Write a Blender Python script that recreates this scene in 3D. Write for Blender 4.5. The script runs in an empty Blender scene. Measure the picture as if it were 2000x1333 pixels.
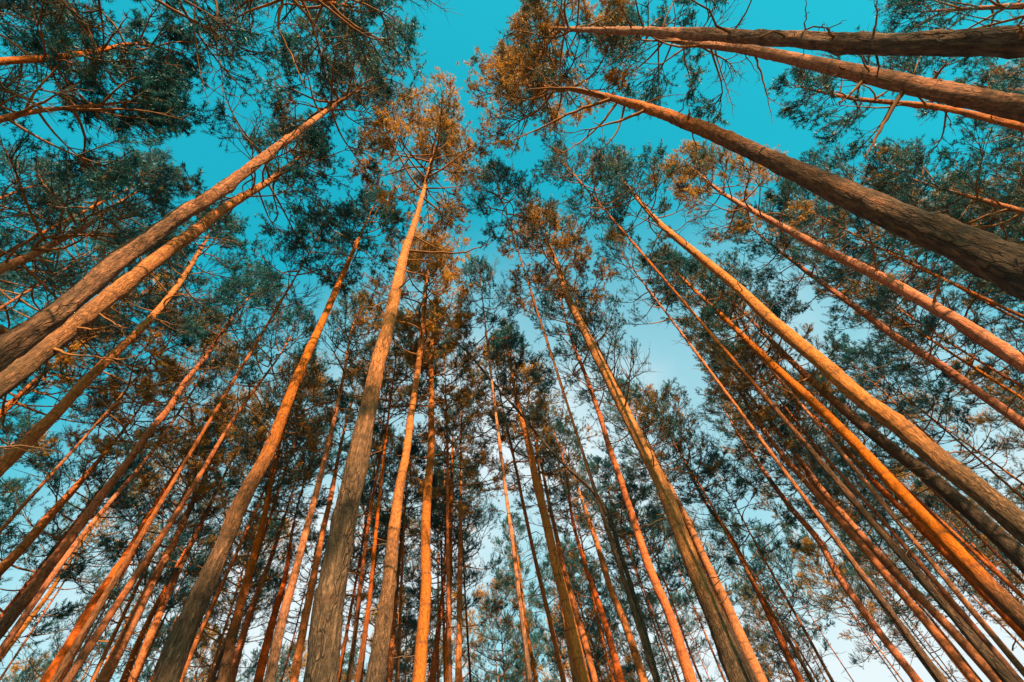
import bpy, math
import numpy as np
from mathutils import Matrix, Vector

scene = bpy.context.scene
# ------------------------------------------------------------------ camera
CAM_ROT = ((0.978181,0.207755,0.000000),(0.169025,-0.795825,-0.581458),(-0.120801,0.568771,-0.813576))          # rows: world x, y, z axes expressed in camera space
cam_data = bpy.data.cameras.new('camera')
cam_data.sensor_width = 36.0
cam_data.lens = 16.0
cam_data.clip_start = 0.05
cam_data.clip_end = 3000
cam = bpy.data.objects.new('camera', cam_data)
scene.collection.objects.link(cam)
m = Matrix(CAM_ROT).to_4x4()
m.translation = (0, 0, 1.5)
cam.matrix_world = m
scene.camera = cam
# ------------------------------------------------------------------ sky, sun, exposure
SUN_EL, SUN_AZ = math.radians(28), math.radians(155)      # azimuth clockwise from +Y: the sun is behind the camera
world = bpy.data.worlds.new('World')
scene.world = world
world.use_nodes = True
wn, wl = world.node_tree.nodes, world.node_tree.links
wn.clear()
VEIL_SHIFT = (3.3, 3.7, 0.5)
sky = wn.new('ShaderNodeTexSky')
sky.sky_type = 'NISHITA'
sky.sun_disc = False
sky.sun_elevation = SUN_EL
sky.sun_rotation = SUN_AZ
sky.altitude = 100
sky.air_density = 1.0
sky.dust_density = 3.0
sky.ozone_density = 1.0
tint = wn.new('ShaderNodeMix'); tint.data_type = 'RGBA'; tint.blend_type = 'MULTIPLY'
tint.inputs['Factor'].default_value = 1.0
tint.inputs['B'].default_value = (0.12, 1.65, 1.22, 1)
# pale veil of thin high haze, broken up by soft large-scale noise
wtc = wn.new('ShaderNodeTexCoord')
sepd = wn.new('ShaderNodeSeparateXYZ'); wl.new(wtc.outputs['Generated'], sepd.inputs[0])
vn = wn.new('ShaderNodeTexNoise'); vn.inputs['Scale'].default_value = 2.4; vn.inputs['Detail'].default_value = 4; vn.inputs['Roughness'].default_value = 0.5
vmap = wn.new('ShaderNodeMapping'); vmap.inputs['Location'].default_value = VEIL_SHIFT
wl.new(wtc.outputs['Generated'], vmap.inputs['Vector']); wl.new(vmap.outputs['Vector'], vn.inputs['Vector'])
def wmath(op, a, b, clamp=False):
    n = wn.new('ShaderNodeMath'); n.operation = op; n.use_clamp = clamp
    for i, v in enumerate((a, b)):
        if isinstance(v, (int, float)): n.inputs[i].default_value = v
        else: wl.new(v, n.inputs[i])
    return n.outputs[0]
low = wn.new('ShaderNodeMapRange'); low.interpolation_type = 'SMOOTHSTEP'
low.inputs['From Min'].default_value = 0.32; low.inputs['From Max'].default_value = 0.74
wl.new(sepd.outputs['Y'], low.inputs['Value'])          # hazier towards the side of the sky away from the sun
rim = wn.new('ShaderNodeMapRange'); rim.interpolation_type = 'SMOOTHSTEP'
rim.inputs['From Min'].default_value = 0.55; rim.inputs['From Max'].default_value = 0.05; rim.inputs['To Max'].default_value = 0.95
wl.new(sepd.outputs['Z'], rim.inputs['Value'])          # low unseen glow on the sun's side, added to warm the shaded trunks
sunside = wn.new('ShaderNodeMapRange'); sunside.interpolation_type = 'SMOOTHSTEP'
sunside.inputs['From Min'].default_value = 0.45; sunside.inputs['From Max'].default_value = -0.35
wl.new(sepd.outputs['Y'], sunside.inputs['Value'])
cloud = wn.new('ShaderNodeMapRange'); cloud.interpolation_type = 'SMOOTHSTEP'
cloud.inputs['From Min'].default_value = 0.36; cloud.inputs['From Max'].default_value = 0.62
wl.new(vn.outputs['Fac'], cloud.inputs['Value'])
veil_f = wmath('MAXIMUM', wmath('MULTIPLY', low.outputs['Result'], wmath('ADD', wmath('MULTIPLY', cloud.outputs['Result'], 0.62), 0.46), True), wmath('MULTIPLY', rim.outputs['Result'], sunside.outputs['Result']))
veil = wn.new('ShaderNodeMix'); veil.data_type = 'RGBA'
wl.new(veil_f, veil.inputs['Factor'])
warm = wn.new('ShaderNodeMix'); warm.data_type = 'RGBA'     # unseen golden sun side is added to warm the shade; pale haze opposite
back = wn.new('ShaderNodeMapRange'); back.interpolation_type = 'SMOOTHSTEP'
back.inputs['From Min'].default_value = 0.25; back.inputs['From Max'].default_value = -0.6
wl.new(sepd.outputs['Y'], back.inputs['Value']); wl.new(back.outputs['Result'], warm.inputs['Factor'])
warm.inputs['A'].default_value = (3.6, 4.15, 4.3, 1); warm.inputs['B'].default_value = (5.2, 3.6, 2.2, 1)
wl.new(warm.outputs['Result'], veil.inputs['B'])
bg = wn.new('ShaderNodeBackground')
bg.inputs['Strength'].default_value = 0.0834
wo = wn.new('ShaderNodeOutputWorld')
wl.new(sky.outputs['Color'], tint.inputs['A'])
even = wn.new('ShaderNodeMix'); even.data_type = 'RGBA'; even.inputs['Factor'].default_value = 0.6
even.inputs['B'].default_value = (0.05, 2.15, 2.95, 1)
wl.new(tint.outputs['Result'], even.inputs['A'])
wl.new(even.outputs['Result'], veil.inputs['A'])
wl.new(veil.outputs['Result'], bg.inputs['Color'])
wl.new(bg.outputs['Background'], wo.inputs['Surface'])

sun_data = bpy.data.lights.new('sun', 'SUN')
sun_data.energy = 5.0
sun_data.angle = math.radians(0.5)
sun_data.color = (1.0, 0.71, 0.38)
sun = bpy.data.objects.new('sun', sun_data)
scene.collection.objects.link(sun)
to_sun = Vector((math.sin(SUN_AZ) * math.cos(SUN_EL), math.cos(SUN_AZ) * math.cos(SUN_EL), math.sin(SUN_EL)))
sun.rotation_euler = to_sun.to_track_quat('Z', 'Y').to_euler()
sun.location = to_sun * 60

vs = scene.view_settings
vs.view_transform = 'Standard'
vs.look = 'None'
vs.gamma = 1.0
vs.exposure = 1.45
vs.use_curve_mapping = False
scene.cycles.max_bounces = 5
scene.cycles.diffuse_bounces = 3
scene.cycles.glossy_bounces = 2
scene.cycles.transmission_bounces = 3
scene.cycles.use_denoising = True

# ------------------------------------------------------------------ materials
def new_mat(name):
    mt = bpy.data.materials.new(name)
    mt.use_nodes = True
    mt.node_tree.nodes.clear()
    return mt, mt.node_tree.nodes, mt.node_tree.links

def math_node(N, L, op, a, b=None, clamp=False):
    n = N.new('ShaderNodeMath'); n.operation = op; n.use_clamp = clamp
    for i, v in enumerate((a, b)):
        if v is None: continue
        if isinstance(v, (int, float)): n.inputs[i].default_value = v
        else: L.new(v, n.inputs[i])
    return n.outputs[0]

def mix_col(N, L, fac, a, b, mode='MIX'):
    n = N.new('ShaderNodeMix'); n.data_type = 'RGBA'; n.blend_type = mode
    for key, v in (('Factor', fac), ('A', a), ('B', b)):
        s = n.inputs[key]
        if isinstance(v, (int, float)): s.default_value = v
        elif isinstance(v, tuple): s.default_value = (*v, 1)
        else: L.new(v, s)
    return n.outputs['Result']

def noise(N, L, vec, scale, detail=3.0, rough=0.55):
    n = N.new('ShaderNodeTexNoise')
    n.inputs['Scale'].default_value = scale
    n.inputs['Detail'].default_value = detail
    n.inputs['Roughness'].default_value = rough
    L.new(vec, n.inputs['Vector'])
    return n.outputs['Fac']

def ramp(N, L, fac, stops):
    n = N.new('ShaderNodeValToRGB')
    e = n.color_ramp.elements
    while len(e) > 1: e.remove(e[0])
    e[0].position = stops[0][0]; e[0].color = (*stops[0][1], 1)
    for p, c in stops[1:]:
        k = e.new(p); k.color = (*c, 1)
    L.new(fac, n.inputs['Fac'])
    return n.outputs['Color']

def mapping(N, L, vec, scale, loc=None):
    n = N.new('ShaderNodeMapping')
    n.inputs['Scale'].default_value = scale
    L.new(vec, n.inputs['Vector'])
    if loc is not None: L.new(loc, n.inputs['Location'])
    return n.outputs['Vector']

def make_bark():
    mt, N, L = new_mat('pine_bark')
    tc = N.new('ShaderNodeTexCoord'); info = N.new('ShaderNodeObjectInfo')
    off = N.new('ShaderNodeCombineXYZ')
    r100 = math_node(N, L, 'MULTIPLY', info.outputs['Random'], 60.0)
    L.new(r100, off.inputs['X']); L.new(r100, off.inputs['Z'])
    obj = tc.outputs['Object']
    plates_v = mapping(N, L, obj, (28, 28, 7.5), off.outputs['Vector'])
    flakes_v = mapping(N, L, obj, (34, 34, 13), off.outputs['Vector'])
    big_v = mapping(N, L, obj, (2.2, 2.2, 0.7), off.outputs['Vector'])
    # domain-warped plate cracks
    wn_ = N.new('ShaderNodeTexNoise'); wn_.inputs['Scale'].default_value = 1.3; wn_.inputs['Detail'].default_value = 2
    L.new(plates_v, wn_.inputs['Vector'])
    wv = N.new('ShaderNodeVectorMath'); wv.operation = 'MULTIPLY_ADD'
    L.new(wn_.outputs['Color'], wv.inputs[0]); wv.inputs[1].default_value = (0.7, 0.7, 0.7); L.new(plates_v, wv.inputs[2])
    vo = N.new('ShaderNodeTexVoronoi'); vo.feature = 'DISTANCE_TO_EDGE'; vo.inputs['Scale'].default_value = 1.0
    L.new(wv.outputs['Vector'], vo.inputs['Vector'])
    crack = N.new('ShaderNodeMapRange'); crack.inputs['From Max'].default_value = 0.13
    L.new(vo.outputs['Distance'], crack.inputs['Value'])
    # ridged, stretched noise: irregular vertical fissures; another noise lets the plates merge here and there
    fis_v = mapping(N, L, obj, (19, 19, 2.6), off.outputs['Vector'])
    fis = N.new('ShaderNodeMapRange'); fis.inputs['From Max'].default_value = 0.09
    L.new(math_node(N, L, 'ABSOLUTE', math_node(N, L, 'SUBTRACT', noise(N, L, fis_v, 1.0, 5, 0.62), 0.5)), fis.inputs['Value'])
    gap = N.new('ShaderNodeMapRange'); gap.inputs['From Min'].default_value = 0.42; gap.inputs['From Max'].default_value = 0.58
    L.new(noise(N, L, fis_v, 0.45, 2), gap.inputs['Value'])
    crack_open = math_node(N, L, 'MAXIMUM', crack.outputs['Result'], gap.outputs['Result'])
    crack_all = math_node(N, L, 'MULTIPLY', crack_open, math_node(N, L, 'ADD', 0.35, math_node(N, L, 'MULTIPLY', fis.outputs['Result'], 0.65)))
    at = N.new('ShaderNodeAttribute'); at.attribute_name = 'age'
    big = noise(N, L, big_v, 1.0, 3)
    fl = noise(N, L, flakes_v, 1.0, 4, 0.6)
    fine = noise(N, L, flakes_v, 4.0, 3, 0.6)
    age = math_node(N, L, 'ADD', at.outputs['Fac'], math_node(N, L, 'MULTIPLY', math_node(N, L, 'SUBTRACT', big, 0.5), 0.55), clamp=True)
    age = math_node(N, L, 'ADD', age, math_node(N, L, 'MULTIPLY', math_node(N, L, 'SUBTRACT', fl, 0.5), 0.35), clamp=True)
    col = ramp(N, L, age, [(0.0, (0.120, 0.082, 0.056)), (0.28, (0.18, 0.098, 0.050)), (0.5, (0.27, 0.122, 0.045)),
                           (0.75, (0.43, 0.155, 0.030)), (1.0, (0.53, 0.188, 0.030))])
    # each tree a little pinker or yellower
    hue = N.new('ShaderNodeHueSaturation')
    tone = N.new('ShaderNodeSeparateColor'); L.new(info.outputs['Color'], tone.inputs['Color'])   # red of the object colour: 0 copper pink .. 1 golden
    L.new(math_node(N, L, 'ADD', 0.475, math_node(N, L, 'MULTIPLY', tone.outputs['Red'], 0.025)), hue.inputs['Hue'])
    wob = math_node(N, L, 'FRACT', math_node(N, L, 'MULTIPLY', info.outputs['Random'], 7.31))
    L.new(math_node(N, L, 'MULTIPLY', math_node(N, L, 'ADD', 0.62, math_node(N, L, 'MULTIPLY', big, 0.75)), math_node(N, L, 'ADD', 0.72, math_node(N, L, 'MULTIPLY', wob, 0.36))), hue.inputs['Value'])
    L.new(math_node(N, L, 'ADD', 0.88, math_node(N, L, 'MULTIPLY', math_node(N, L, 'FRACT', math_node(N, L, 'MULTIPLY', info.outputs['Random'], 3.77)), 0.2)), hue.inputs['Saturation'])
    L.new(col, hue.inputs['Color'])
    young = math_node(N, L, 'SUBTRACT', 1.0, age)
    # cracks between plates, strong on old bark, faint on the papery upper bark
    cd = math_node(N, L, 'MULTIPLY', math_node(N, L, 'SUBTRACT', 1.0, crack_all), math_node(N, L, 'ADD', 0.26, math_node(N, L, 'MULTIPLY', young, 0.7)))
    col = mix_col(N, L, cd, hue.outputs['Color'], (0.05, 0.032, 0.022))
    # peeling flakes, lighter and darker scales
    flk = N.new('ShaderNodeMapRange'); flk.inputs['From Min'].default_value = 0.35; flk.inputs['From Max'].default_value = 0.7
    flk.inputs['To Min'].default_value = 0.55; flk.inputs['To Max'].default_value = 1.3
    L.new(fl, flk.inputs['Value'])
    sc = N.new('ShaderNodeVectorMath'); sc.operation = 'SCALE'
    L.new(col, sc.inputs[0]); L.new(flk.outputs['Result'], sc.inputs['Scale'])
    # scars of old branch whorls
    wave_v = mapping(N, L, obj, (0.5, 0.5, 1.0), off.outputs['Vector'])
    wav = N.new('ShaderNodeTexWave'); wav.bands_direction = 'Z'; wav.inputs['Scale'].default_value = 0.45
    wav.inputs['Distortion'].default_value = 7.0; wav.inputs['Detail'].default_value = 3; wav.inputs['Detail Scale'].default_value = 0.35
    L.new(wave_v, wav.inputs['Vector'])
    scar = N.new('ShaderNodeMapRange'); scar.inputs['From Min'].default_value = 0.97; scar.inputs['To Max'].default_value = 0.45
    L.new(wav.outputs['Fac'], scar.inputs['Value'])
    col = mix_col(N, L, scar.outputs['Result'], sc.outputs['Vector'], (0.06, 0.03, 0.02))
    h = math_node(N, L, 'ADD', math_node(N, L, 'MULTIPLY', crack_all, math_node(N, L, 'ADD', 0.25, young)),
                  math_node(N, L, 'ADD', math_node(N, L, 'MULTIPLY', fl, 0.8), math_node(N, L, 'MULTIPLY', fine, 0.3)))
    bp = N.new('ShaderNodeBump'); bp.inputs['Strength'].default_value = 0.9; bp.inputs['Distance'].default_value = 0.025
    L.new(h, bp.inputs['Height'])
    b = N.new('ShaderNodeBsdfPrincipled')
    b.inputs['Roughness'].default_value = 0.85
    b.inputs['Specular IOR Level'].default_value = 0.2
    L.new(col, b.inputs['Base Color']); L.new(bp.outputs['Normal'], b.inputs['Normal'])
    o = N.new('ShaderNodeOutputMaterial'); L.new(b.outputs['BSDF'], o.inputs['Surface'])
    return mt

def make_twig(name, c0, c1):
    mt, N, L = new_mat(name)
    tc = N.new('ShaderNodeTexCoord')
    n1 = noise(N, L, tc.outputs['Object'], 3.0, 3)
    col = ramp(N, L, n1, [(0.3, c0), (0.7, c1)])
    b = N.new('ShaderNodeBsdfPrincipled'); b.inputs['Roughness'].default_value = 0.85
    b.inputs['Specular IOR Level'].default_value = 0.15
    L.new(col, b.inputs['Base Color'])
    o = N.new('ShaderNodeOutputMaterial'); L.new(b.outputs['BSDF'], o.inputs['Surface'])
    return mt

def make_needles():
    mt, N, L = new_mat('pine_needles')
    tc = N.new('ShaderNodeTexCoord'); geo = N.new('ShaderNodeNewGeometry'); info = N.new('ShaderNodeObjectInfo')
    n1 = noise(N, L, tc.outputs['Object'], 0.75, 2)
    n2 = noise(N, L, tc.outputs['Object'], 3.2, 2)
    f = math_node(N, L, 'ADD', math_node(N, L, 'MULTIPLY', n1, 1.0), math_node(N, L, 'MULTIPLY', n2, 0.6))
    f = math_node(N, L, 'ADD', f, math_node(N, L, 'MULTIPLY', geo.outputs['Random Per Island'], 0.22))
    oc = N.new('ShaderNodeSeparateColor'); L.new(info.outputs['Color'], oc.inputs['Color'])      # red of the object colour: how much sunlit gold is painted into this crown
    f = math_node(N, L, 'ADD', f, oc.outputs['Red'])
    f = math_node(N, L, 'SUBTRACT', f, 0.62)
    # blue-green living needles, gold patches that paint sunlit clumps into the colour
    col = ramp(N, L, f, [(0.15, (0.005, 0.105, 0.135)), (0.46, (0.014, 0.130, 0.145)), (0.53, (0.13, 0.11, 0.04)), (0.62, (0.44, 0.175, 0.02)), (0.84, (0.68, 0.34, 0.032))])
    d = N.new('ShaderNodeBsdfPrincipled'); t = N.new('ShaderNodeBsdfTranslucent')
    d.inputs['Roughness'].default_value = 0.5; d.inputs['Specular IOR Level'].default_value = 0.45
    L.new(col, d.inputs['Base Color']); L.new(col, t.inputs['Color'])
    ms = N.new('ShaderNodeMixShader'); ms.inputs['Fac'].default_value = 0.3
    L.new(d.outputs['BSDF'], ms.inputs[1]); L.new(t.outputs['BSDF'], ms.inputs[2])
    o = N.new('ShaderNodeOutputMaterial'); L.new(ms.outputs['Shader'], o.inputs['Surface'])
    return mt

def make_floor():
    mt, N, L = new_mat('forest_floor')
    tc = N.new('ShaderNodeTexCoord')
    n1 = noise(N, L, tc.outputs['Object'], 0.4, 5); n2 = noise(N, L, tc.outputs['Object'], 9.0, 5)
    f = math_node(N, L, 'ADD', math_node(N, L, 'MULTIPLY', n1, 0.7), math_node(N, L, 'MULTIPLY', n2, 0.3))
    col = ramp(N, L, f, [(0.35, (0.14, 0.08, 0.045)), (0.5, (0.10, 0.085, 0.035)), (0.65, (0.26, 0.14, 0.07))])
    bp = N.new('ShaderNodeBump'); bp.inputs['Distance'].default_value = 0.05; L.new(n2, bp.inputs['Height'])
    b = N.new('ShaderNodeBsdfPrincipled'); b.inputs['Roughness'].default_value = 0.95
    L.new(col, b.inputs['Base Color']); L.new(bp.outputs['Normal'], b.inputs['Normal'])
    o = N.new('ShaderNodeOutputMaterial'); L.new(b.outputs['BSDF'], o.inputs['Surface'])
    return mt

BARK = make_bark()
LIMB = make_twig('limb_bark', (0.11, 0.055, 0.03), (0.32, 0.125, 0.045))
TWIG = make_twig('twig_bark', (0.035, 0.045, 0.042), (0.11, 0.075, 0.045))
DEAD = make_twig('dead_wood', (0.06, 0.042, 0.03), (0.20, 0.10, 0.05))
NEEDLE = make_needles()
FLOOR = make_floor()

# ------------------------------------------------------------------ mesh helpers
def mesh_from(name, verts, tris=None, quads=None, mats=(), tri_mat=None, quad_mat=None, smooth_quads=True, age=None):
    """verts (n,3); tris (m,3); quads (k,4) -> one mesh, built with foreach_set"""
    nt = 0 if tris is None else len(tris); nq = 0 if quads is None else len(quads)
    me = bpy.data.meshes.new(name)
    me.vertices.add(len(verts)); me.vertices.foreach_set('co', np.asarray(verts, np.float32).ravel())
    me.loops.add(nt * 3 + nq * 4); me.polygons.add(nt + nq)
    idx = []
    if nt: idx.append(np.asarray(tris).ravel())
    if nq: idx.append(np.asarray(quads).ravel())
    me.loops.foreach_set('vertex_index', np.concatenate(idx).astype(np.int32))
    start = np.concatenate([np.arange(nt) * 3, nt * 3 + np.arange(nq) * 4]).astype(np.int32)
    me.polygons.foreach_set('loop_start', start)
    mi = np.zeros(nt + nq, np.int32)
    if tri_mat is not None and nt: mi[:nt] = tri_mat
    if quad_mat is not None and nq: mi[nt:] = quad_mat
    me.polygons.foreach_set('material_index', mi)
    sm = np.zeros(nt + nq, bool)
    if smooth_quads: sm[nt:] = True
    me.polygons.foreach_set('use_smooth', sm)
    for mt in mats: me.materials.append(mt)
    if age is not None:
        a = me.attributes.new('age', 'FLOAT', 'POINT'); a.data.foreach_set('value', np.asarray(age, np.float32))
    me.update(calc_edges=True)
    return me

def unit(v):
    return v / np.maximum(np.linalg.norm(v, axis=-1, keepdims=True), 1e-9)

def perp_pair(d):
    ref = np.where(np.abs(d[..., 2:3]) < 0.9, np.array([0, 0, 1.0]), np.array([1.0, 0, 0]))
    a = unit(np.cross(d, ref)); b = np.cross(d, a)
    return a, b

def tubes(paths, radii, sides):
    """paths (N,K,3), radii (N,K) -> verts, quads of N tapering tubes"""
    Np, K, _ = paths.shape
    d = np.gradient(paths, axis=1); d = unit(d)
    a, b = perp_pair(d)
    th = np.arange(sides) * 2 * math.pi / sides
    ring = a[:, :, None, :] * np.cos(th)[None, None, :, None] + b[:, :, None, :] * np.sin(th)[None, None, :, None]
    v = paths[:, :, None, :] + ring * radii[:, :, None, None]
    base = np.arange(Np * K * sides).reshape(Np, K, sides)
    nx = np.roll(base, -1, axis=2)
    q = np.stack([base[:, :-1], nx[:, :-1], nx[:, 1:], base[:, 1:]], -1).reshape(-1, 4)
    return v.reshape(-1, 3), q

def hermite(zs, pts):
    """smooth x,y and linear r along the control points' z"""
    p = np.asarray(pts, float); z = p[:, 2]
    m_ = np.gradient(p[:, :2], z, axis=0) if len(p) > 2 else np.repeat((p[1:, :2] - p[:1, :2]) / (z[1] - z[0]), 2, 0)
    i = np.clip(np.searchsorted(z, zs, 'right') - 1, 0, len(z) - 2)
    h = (z[i + 1] - z[i])[:, None]; t = ((zs - z[i]) / (z[i + 1] - z[i]))[:, None]
    xy = ((2 * t**3 - 3 * t**2 + 1) * p[i, :2] + (t**3 - 2 * t**2 + t) * h * m_[i]
          + (-2 * t**3 + 3 * t**2) * p[i + 1, :2] + (t**3 - t**2) * h * m_[i + 1])
    return np.column_stack([xy, zs]), np.interp(zs, z, p[:, 3])

def smooth1(a, k, axis):
    out = np.zeros_like(a)
    for s in range(-k, k + 1): out += np.roll(a, s, axis)
    return out / math.sqrt(2 * k + 1)

def trunk_mesh(pts, bark, near, rng):
    H = pts[-1][2]
    step, sides = {2: (0.075, 26), 1: (0.16, 16), 0: (0.4, 12)}[near]
    zs = np.linspace(0, H, int(H / step) + 2)
    c, r = hermite(zs, pts)
    r = np.convolve(np.pad(r, 6, 'edge'), np.ones(13) / 13, 'valid') if near else r
    r = r * (1 + 0.35 * np.exp(-zs / 0.35))                       # root flare
    age = np.clip((zs - bark[0]) / max(bark[1] - bark[0], 0.1), 0, 1)
    th = np.arange(sides) * 2 * math.pi / sides
    if near:
        n = smooth1(smooth1(rng.normal(size=(len(zs), sides)), 3, 0), 1, 1) * 0.55
        fine = rng.normal(size=(len(zs), sides))
        amp = (0.014 - 0.007 * age)[:, None] * np.minimum(1, r / 0.06)[:, None]
        disp = (n * 0.8 + fine * 0.35) * amp
        for _ in range(int(H * 1.6)):                              # knots and collars of shed branches
            k = rng.integers(0, len(zs)); j = rng.integers(0, sides); w = rng.uniform(.05, .1)
            dz = (zs - zs[k])[:, None] / w; da = (np.minimum((np.arange(sides) - j) % sides, (j - np.arange(sides)) % sides) * 2 * math.pi / sides * r[k] / w)[None]
            disp += rng.uniform(.008, .026) * np.exp(-dz**2 - da**2) * min(1, r[k] / 0.08)
        rr = r[:, None] + disp
    else:
        rr = r[:, None] * (1 + 0.05 * rng.normal(size=(len(zs), sides)))
    v = c[:, None, :] + np.stack([np.cos(th)[None] * rr, np.sin(th)[None] * rr, np.zeros_like(rr)], -1)
    base = np.arange(len(zs) * sides).reshape(len(zs), sides); nx = np.roll(base, -1, 1)
    q = np.stack([base[:-1], nx[:-1], nx[1:], base[1:]], -1).reshape(-1, 4)
    return mesh_from('trunk', v.reshape(-1, 3), quads=q, mats=(BARK,), age=np.repeat(age, sides))

UP = np.array([0, 0, 1.0])

def limb_paths(rng, axis, z0, z1, R, n, K=8):
    """main limbs of a crown: pine whorls that arch outward and lift at the tips"""
    h = np.sort(np.clip((np.arange(n) + rng.uniform(-.5, .5, n)) / n, 0, 1) ** 0.85)
    az = np.arange(n) * 2.399 + rng.uniform(-.5, .5, n) + rng.uniform(0, 6.28)
    prof = np.where(h < 0.35, 0.72 + 0.28 * h / 0.35, 1 - 0.78 * ((h - 0.35) / 0.65) ** 1.5)
    Ln = R * prof * rng.uniform(0.65, 1.25, n)
    el = np.radians(6 + 48 * h ** 1.4 + rng.normal(0, 10, n))
    s = np.linspace(0, 1, K)
    start = axis(z0 + (z1 - z0) * h * 0.97)
    hd = np.stack([np.cos(az), np.sin(az), 0 * az], -1); side = np.stack([-np.sin(az), np.cos(az), 0 * az], -1)
    d = hd * np.cos(el)[:, None] + UP * np.sin(el)[:, None]
    wob = rng.normal(0, 0.07, (n, 1)) * np.sin(s * 3.1)[None] + rng.normal(0, 0.035, (n, 1)) * np.sin(s * 7)[None]
    lift = rng.uniform(0.0, 0.32, (n, 1)) * s[None] ** 2 - 0.06 * np.sin(s * 3.14)[None]
    P = start[:, None] + Ln[:, None, None] * (d[:, None] * s[None, :, None] + side[:, None] * wob[..., None] + UP * lift[..., None])
    rad = (0.010 + 0.010 * Ln)[:, None] * (1 - 0.82 * s[None])
    return P, rad, Ln, h

def sample_along(P, i, s):
    K = P.shape[1]
    t = s * (K - 1); k = np.clip(t.astype(int), 0, K - 2); f = (t - k)[:, None]
    a, b = P[i, k], P[i, k + 1]
    return a * (1 - f) + b * f, unit(b - a)

def side_shoots(rng, P, i, s, length, ang, K, lift):
    """child shoots that leave parents P[i] at s"""
    p, d = sample_along(P, i, s)
    a, b = perp_pair(d)
    sg = np.where(rng.random(len(i)) < .5, -1, 1)
    roll = rng.normal(0, 0.6, len(i))
    sd = a * (sg * np.cos(roll))[:, None] + b * np.sin(roll)[:, None]
    nd = unit(d * np.cos(ang)[:, None] + sd * np.sin(ang)[:, None] + UP * lift)
    t = np.linspace(0, 1, K)
    bend = rng.normal(0, .13, (len(i), 3))
    return p[:, None] + length[:, None, None] * (nd[:, None] * t[None, :, None] + (bend[:, None] + UP * 0.15) * (t ** 2)[None, :, None])

def needle_tris(rng, pos, d, n, nl, nw, sl):
    """n needles on each shoot (pos, direction d, length sl)"""
    T = len(pos)
    a, b = perp_pair(d)
    th = rng.uniform(0, 6.283, (T, n)); u = rng.random((T, n)) ** 0.8
    rad = a[:, None] * np.cos(th)[..., None] + b[:, None] * np.sin(th)[..., None]
    tilt = rng.uniform(0.1, 1.0, (T, n))[..., None]
    nd = unit(d[:, None] * tilt + rad * 0.85)
    o = pos[:, None] + d[:, None] * (u * sl[:, None])[..., None]
    L = nl * rng.uniform(.7, 1.25, (T, n))[..., None]
    w = unit(np.cross(nd, rng.normal(size=(T, n, 3)))) * nw * 0.5
    v = np.stack([o - w, o + w, o + nd * L], 2).reshape(-1, 3)
    return v, np.arange(len(v)).reshape(-1, 3)

def crown_parts(rng, axis, z0, z1, R, dens, needles=20):
    """-> limbs (paths, radii), twig tubes, needle triangles"""
    n1 = max(8, int((z1 - z0) * 4.6))
    P1, r1, L1, h = limb_paths(rng, axis, z0, z1, R, n1)
    k2 = 11
    i2 = np.repeat(np.arange(n1), k2)
    s2 = np.clip(rng.uniform(0.28, 1.0, len(i2)) ** 0.8, 0, .995)
    keep = s2 > (0.55 - 0.5 * h[i2])
    i2, s2 = i2[keep], s2[keep]
    L2 = (0.16 + 0.40 * L1[i2] * (1.12 - s2)) * rng.uniform(.7, 1.3, len(i2))
    P2 = side_shoots(rng, P1, i2, s2, L2, np.radians(rng.uniform(28, 62, len(i2))), 5, 0.12)
    k3 = 6
    i3 = np.repeat(np.arange(len(P2)), k3)
    s3 = rng.uniform(.2, 1, len(i3)) ** .6 * .99
    L3 = (0.10 + 0.30 * L2[i3]) * rng.uniform(.6, 1.4, len(i3))
    P3 = side_shoots(rng, P2, i3, s3, L3, np.radians(rng.uniform(25, 65, len(i3))), 3, 0.2)
    # dead and living shoots: whole limbs may be bare
    bare = rng.random(n1) < (0.10 + 0.35 * (h < 0.18))
    live3 = ~bare[i2[i3]] & (rng.random(len(i3)) < min(1, dens))
    live2 = ~bare[i2] & (rng.random(len(i2)) < min(1, dens))
    pos = [P3[live3, 1], P2[live2, -2], P1[~bare, -1]]
    dr = [unit(P3[live3, -1] - P3[live3, 1]), unit(P2[live2, -1] - P2[live2, -2]), unit(P1[~bare, -1] - P1[~bare, -2])]
    shoot = np.concatenate([np.linalg.norm(P3[live3, -1] - P3[live3, 1], axis=1) + .05, np.linalg.norm(P2[live2, -1] - P2[live2, -2], axis=1) + .04, np.full((~bare).sum(), .12)])
    if dens > 1:
        ex = live3 & (rng.random(len(i3)) < dens - 1)
        pos.append(P3[ex, -1] + rng.normal(0, .06, (ex.sum(), 3))); dr.append(unit(rng.normal(size=(ex.sum(), 3)) + UP * .6)); shoot = np.concatenate([shoot, rng.uniform(.08, .16, ex.sum())])
    pos = np.concatenate(pos); dr = unit(np.concatenate(dr) + UP * 0.08 + rng.normal(0, .08, (len(pos), 3)))
    nv, nt = needle_tris(rng, pos, dr, needles, 0.088, 0.0145, shoot)
    v2, q2 = tubes(P2, np.linspace(1, .4, 5)[None] * (0.005 + 0.012 * L2)[:, None], 4)
    v3, q3 = tubes(P3[:, ::2], np.repeat(np.linspace(1, .5, 2)[None] * 0.0055, len(P3), 0), 3)
    tv = np.concatenate([v2, v3]); tq = np.concatenate([q2, q3 + len(v2)])
    return (P1, r1), (tv, tq), (nv, nt)

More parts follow.
